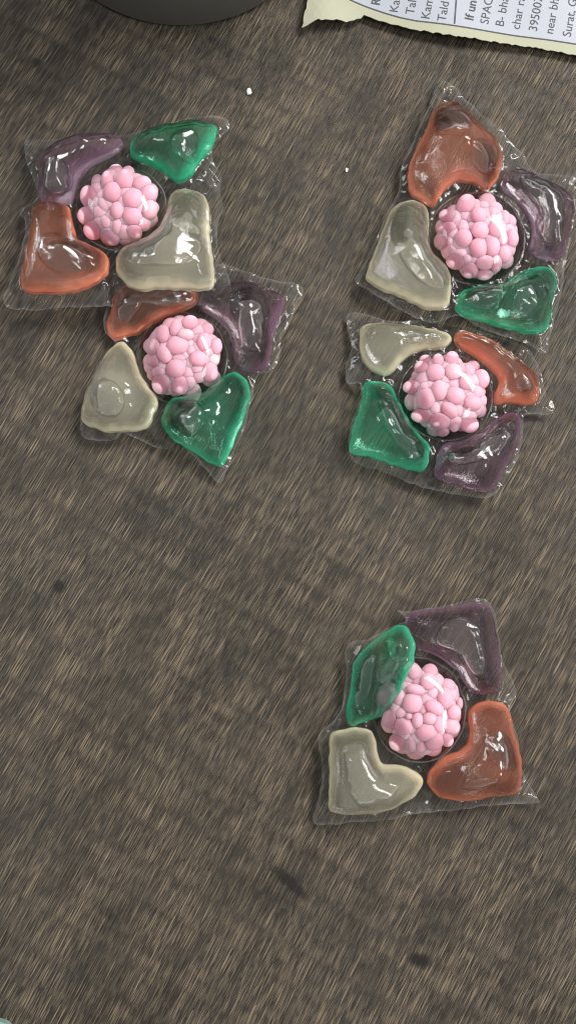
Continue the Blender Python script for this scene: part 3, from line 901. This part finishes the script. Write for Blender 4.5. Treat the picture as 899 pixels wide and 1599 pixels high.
PODS.append(dict(
    label='pod lying alone at lower right, its green gel leaning over the pink beads',
    scale=899 / 390, origin=(470, 920), dome=(655, 1108, 70, 78), bead_origin=(580, 1020),
    gels=[
        dict(color='purple', label='dark purple gel chamber with a square bubble', h=0.9,
             outline=[(385, 90), (450, 72), (540, 60), (620, 45), (665, 55), (690, 110), (705, 200), (715, 290), (718, 350), (690, 375), (630, 380), (590, 350), (560, 300), (500, 250), (440, 225), (400, 200), (375, 140)],
             bubbles=[([(480, 150), (520, 105), (580, 95), (625, 115), (640, 200), (658, 310), (620, 328), (590, 300), (560, 250), (510, 225), (470, 195)], 0.6)]),
        dict(color='coral', label='burnt orange gel chamber with an oval bubble', h=0.95,
             outline=[(600, 430), (650, 400), (710, 405), (745, 440), (765, 520), (785, 610), (788, 700), (765, 740), (690, 745), (600, 760), (510, 755), (465, 720), (448, 685), (470, 640), (510, 600), (570, 575), (600, 530), (595, 470)],
             bubbles=[([(635, 530), (680, 500), (725, 520), (755, 600), (750, 640), (700, 640), (655, 600)], 0.5), ([(555, 700), (600, 672), (680, 662), (675, 690), (600, 712)], 0.3)]),
        dict(color='cream', label='cloudy cream gel chamber', h=0.95,
             outline=[(105, 520), (160, 500), (240, 500), (265, 530), (275, 590), (300, 625), (360, 630), (420, 660), (438, 690), (420, 730), (370, 770), (300, 800), (200, 810), (100, 795), (100, 700), (98, 600)],
             bubbles=[([(140, 560), (200, 530), (245, 555), (265, 625), (300, 680), (345, 695), (300, 745), (220, 775), (180, 745), (140, 670)], 0.5)]),
        dict(color='green', label='clear green gel chamber folded up against the bead dome', h=0.62,
             dz=lambda x, y: 0.75 * smooth01((x - gc.x + 0.25) / 0.9),
             outline=[(165, 480), (160, 420), (175, 350), (185, 270), (230, 210), (290, 160), (340, 130), (375, 150), (395, 200), (390, 260), (360, 330), (320, 410), (280, 460), (220, 480), (190, 495)],
             bubbles=[([(195, 300), (225, 245), (260, 235), (250, 300), (238, 370), (205, 430), (182, 450), (182, 380)], 0.35), ([(270, 270), (310, 240), (335, 260), (315, 310), (275, 350), (262, 315)], 0.35)]),
    ],
    film=[(340, 75), (380, 80), (500, 62), (640, 35), (690, 80), (720, 250), (775, 360), (745, 430), (770, 520), (790, 650), (850, 750), (840, 770), (700, 775), (550, 795), (400, 810), (320, 830), (200, 835), (50, 845), (65, 740), (75, 650), (60, 540), (80, 505), (140, 440), (160, 300), (165, 200), (240, 180), (330, 130), (375, 112)],
    beads=[(370, 165, 65, 68, 0, 0), (510, 170, 70, 75, 0, 1), (495, 250, 72, 75, 0, 0), (385, 320, 82, 45, -10, 0), (270, 280, 50, 50, 0, 2), (245, 390, 70, 80, 0, 1), (355, 440, 90, 90, 0, 0), (655, 290, 78, 65, 0, 1), (640, 395, 72, 90, 0, 0), (720, 330, 40, 60, 0, 1), (530, 350, 60, 55, 0, 1), (550, 480, 85, 60, -30, 0), (720, 520, 62, 65, 0, 0), (700, 640, 72, 75, 0, 0), (260, 525, 50, 48, 0, 1), (325, 555, 28, 25, 0, 0), (155, 570, 55, 80, 0, 0), (400, 590, 50, 65, 0, 0), (510, 575, 60, 55, 0, 0), (285, 640, 85, 72, 0, 0), (480, 690, 100, 85, 0, 0), (580, 620, 55, 75, 0, 0), (230, 780, 78, 75, -30, 0), (345, 790, 55, 80, 0, 1), (430, 800, 55, 70, 0, 1), (545, 770, 85, 80, 0, 0), (660, 760, 55, 60, 0, 0), (470, 850, 55, 40, 0, 1), (330, 230, 60, 60, 0, 2), (600, 550, 60, 60, 0, 2), (770, 440, 30, 50, 0, 1)]))
for k, spec in enumerate(PODS):
    make_pod(spec, k)

# ------------------------------------------------------------------ the dark canister at the top
M_CAN = mat_plain('dark_grey_metal', (0.125, 0.122, 0.110), 0.45, 0.5, 0.15, 2.0, 0.0)
M_LID_SHADOW = mat_plain('black_lid_and_shadow', (0.008, 0.008, 0.008), 0.6, 0.4)  # black of the lid and of the painted contact shadow


def lathe(name, c, prof, mat, parent=None, n=96):
    v, f = [], []
    for r, z in prof:
        for a in range(n):
            t = 2 * math.pi * a / n
            v.append((c.x + r * math.cos(t), c.y + r * math.sin(t), z))
    for i in range(len(prof) - 1):
        for a in range(n):
            b = (a + 1) % n
            f.append((i * n + a, i * n + b, (i + 1) * n + b, (i + 1) * n + a))
    f.append(tuple(range(n))[::-1]); f.append(tuple(range((len(prof) - 1) * n, len(prof) * n)))
    o = mesh_obj(name, v, f, mat, parent)
    recalc(o)
    return o


CR = 3.7
front = at(283, 42, 0.05)
cc = Vector((front.x, front.y + CR, 0))
can = tag(empty('canister', cc), 'round dark grey canister standing at the top edge of the table', 'canister')
lathe('body', cc, [(CR - 0.30, 0.06), (CR - 0.05, 0.065), (CR, 0.12), (CR, 7.0), (CR - 0.05, 7.12), (CR - 0.3, 7.16)], M_CAN, can)
lathe('base_shadow_ring', cc, [(CR - 0.4, 0.0), (CR - 0.12, 0.0), (CR - 0.07, 0.03), (CR - 0.07, 0.07), (CR - 0.4, 0.09)], M_LID_SHADOW, can)  # added ring, its black standing in for the contact shadow under the can
lathe('lid', cc, [(CR - 0.32, 7.10), (CR - 0.15, 7.18), (CR - 0.12, 7.75), (CR - 0.3, 7.9), (CR - 1.2, 7.95)], M_LID_SHADOW, can)

# ------------------------------------------------------------------ the torn printed wrapper at the top right
M_PAPER = mat_plain('cream_wrapper', (0.3680, 0.3680, 0.2720), 0.6, 0.3, 0.06, 2.0, bump=0.1)
M_LABEL = mat_plain('white_label', (0.3600, 0.3816, 0.4320), 0.5, 0.3, 0.03, 1.5)
M_INK = mat_plain('dark_ink', (0.075, 0.078, 0.088), 0.6, 0.2)


def paper_z(x, y):
    a = at(475, 40); b = at(899, 86)
    t = (x - a.x) / (b.x - a.x)
    edge_y = a.y + (b.y - a.y) * t
    d = y - edge_y
    z = 0.10 + 0.16 * math.exp(-((t - 0.55) / 0.5) ** 2) + 0.05 * smooth01(d / 2.0)
    z += 0.16 * math.exp(-((t - 0.05) / 0.10) ** 2) * smooth01(1 - d / 1.5)
    return z + 0.02 * math.sin(x * 2.1 + y)


wrap = tag(empty('printed_wrapper', at(700, -60)), 'torn cream wrapper with a white printed address label at the top right', 'wrapper')
edge_px = [(481, 0), (476, 22), (471, 46), (484, 41), (497, 35), (512, 36), (526, 33), (540, 35), (552, 31), (562, 29), (567, 23), (575, 26), (590, 32), (602, 34),
           (615, 40), (628, 42), (640, 47), (660, 50), (685, 55), (710, 59), (735, 61), (760, 65), (790, 69), (820, 72), (850, 77), (875, 81), (899, 86), (960, 98)]
top_px = [(985, -60), (1000, -200), (900, -215), (700, -230), (520, -210), (495, -100)]


def dense(px, step):
    out = []
    for i in range(len(px)):
        a, b = np.array(px[i], float), np.array(px[(i + 1) % len(px)], float)
        m = max(1, int(np.linalg.norm(b - a) / step))
        for t in range(m):
            out.append(a + (b - a) * t / m)
    return out


rs = np.random.RandomState(5)
pp = []
for q in dense(edge_px + top_px, 5):
    jit = 1.3 if 0 < q[1] < 100 else 0.4
    w = at(q[0] + rs.uniform(-jit, jit), q[1] + rs.uniform(-jit, jit), 0.2)
    pp.append((w.x, w.y))
P = np.array(pp)
W, F = fill(P, 0.2)


def slab(name, W, F, zf, thick, mat, parent):
    n = len(W)
    b = boundary_flags(n, F)
    v = [(x, y, zf(x, y)) for x, y in W] + [(x, y, zf(x, y) - thick) for x, y in W]
    f = []
    edges = {}
    for t in F:
        a, q, r = (Vector((W[k, 0], W[k, 1], 0)) for k in t)
        t = t if (q - a).cross(r - a).z > 0 else (t[0], t[2], t[1])
        f.append(t); f.append((t[0] + n, t[2] + n, t[1] + n))
        for i in range(3):
            e = (t[i], t[(i + 1) % 3])
            if (e[1], e[0]) in edges: del edges[(e[1], e[0])]
            else: edges[e] = 1
    for a, c in edges:
        f.append((c, a, a + n, c + n))
    return mesh_obj(name, v, f, mat, parent, smooth=False)


sheet = slab('sheet', W, F, paper_z, 0.02, M_PAPER, wrap)
lab_edge = [(545, 0), (572, 11), (600, 21), (625, 29), (650, 35), (707, 43), (750, 49), (800, 56), (850, 62), (899, 69), (955, 78)]
lab_px = lab_edge + [(975, -60), (985, -190), (700, -215), (540, -200), (520, -60)]
LP = np.array([(at(x, y, 0.2).x, at(x, y, 0.2).y) for x, y in dense(lab_px, 12)])
Wl, Fl = fill(LP, 0.2)
label_o = slab('label', Wl, Fl, lambda x, y: paper_z(x, y) + 0.008, 0.006, M_LABEL, wrap)


def strip(name, px, width, mat, parent, dz):
    pts = [at(x, y, 0.2) for x, y in px]
    fine = []
    for a, b in zip(pts[:-1], pts[1:]):
        m = max(2, int((b - a).length / 0.15))
        for i in range(m): fine.append(a.lerp(b, i / m))
    fine.append(pts[-1])
    v, f = [], []
    for i, p in enumerate(fine):
        d = (fine[min(i + 1, len(fine) - 1)] - fine[max(i - 1, 0)]); d.z = 0; d.normalize()
        nn = Vector((-d.y, d.x, 0)) * width * 0.5
        for q in (p + nn, p - nn):
            v.append((q.x, q.y, paper_z(q.x, q.y) + dz))
        if i: f.append((2 * i - 2, 2 * i - 1, 2 * i + 1, 2 * i))
    o = mesh_obj(name, v, f, mat, parent, smooth=False)
    recalc(o)
    return o


strip('border_line', lab_edge, 0.028, M_INK, wrap, 0.012)
strip('divider_line', [(708, 41), (711, 0), (722, -150)], 0.04, M_INK, wrap, 0.012)


def text_line(s, px, py, size_px, bold, ang):
    cu = bpy.data.curves.new('text', 'FONT')
    cu.body = s
    cu.size = 1.0
    cu.offset = 0.018 if bold else 0.0
    cu.resolution_u = 3
    o = bpy.data.objects.new('text', cu)
    COL.objects.link(o)
    dg = bpy.context.evaluated_depsgraph_get()
    me = bpy.data.meshes.new_from_object(o.evaluated_get(dg))
    bpy.data.objects.remove(o)
    a = at(px, py, 0.2)
    k = (at(px + 50, py, 0.2) - a).x / 50 * size_px
    c, si = math.cos(R(ang)), math.sin(R(ang))
    for v in me.vertices:
        x, y = v.co.x * k, v.co.y * k
        X, Y = a.x + x * c - y * si, a.y + x * si + y * c
        v.co = (X - wrap.location.x, Y - wrap.location.y, paper_z(X, Y) + 0.0135)
    me.materials.clear(); me.materials.append(M_INK)
    t = bpy.data.objects.new('printed_text', me)
    COL.objects.link(t)
    t.parent = wrap


for s, x, y, b in (('Re', 592, 10, True), ('Kamr', 620, 22, False), ('Tal', 645, 26, False), ('Kamr', 669, 34, False), ('Tald', 694, 38, False),
                   ('If und', 737, 36, True), ('SPAC', 761, 41, False), ('B- bha', 785, 44, False), ('char ra', 810, 48, False), ('395007', 837, 51, False),
                   ('near bha', 862, 55, False), ('Surat, Gu', 890, 59, False)):
    text_line(s, x, y, 19.5, b, 79)

# ------------------------------------------------------------------ crumbs, and the teal edge in the corner
M_CRUMB = mat_plain('white_crumb', (0.82, 0.82, 0.80), 0.5, 0.5)


def crumb(px, py, r, label):
    c = at(px, py, r * 0.6)
    bm = bmesh.new()
    bmesh.ops.create_icosphere(bm, subdivisions=2, radius=r)
    for v in bm.verts:
        v.co *= 1 + 0.35 * noise.noise(v.co * (1.6 / r) + Vector((px, py, 0)))
        v.co.z *= 0.7; v.co.y *= 1.5
    me = bpy.data.meshes.new('crumb'); bm.to_mesh(me); bm.free()
    me.materials.append(M_CRUMB)
    o = bpy.data.objects.new('crumb', me); o.location = c; COL.objects.link(o)
    tag(o, label, 'crumb', 'white crumbs on the table')


crumb(389, 143, 0.062, 'white crumb on the bare table below the dark canister')
crumb(541, 265, 0.035, 'tiny white crumb on the table left of the pointed pod')
M_TEAL = mat_plain('teal_plastic', (0.20, 0.33, 0.29), 0.45, 0.4, 0.1, 4.0)
tq = [(-60, 1590), (-2, 1593), (10, 1597), (17, 1603), (30, 1620), (28, 1700), (-60, 1720)]
TP = np.array([(at(x, y, 0.15).x, at(x, y, 0.15).y) for x, y in dense(tq, 8)])
Wt, Ft = fill(TP, 0.15)
teal = slab('plastic_lid', Wt, Ft, lambda x, y: 0.2, 0.2, M_TEAL, None)
tag(teal, 'pale teal plastic edge peeking in at the bottom left corner', 'lid')
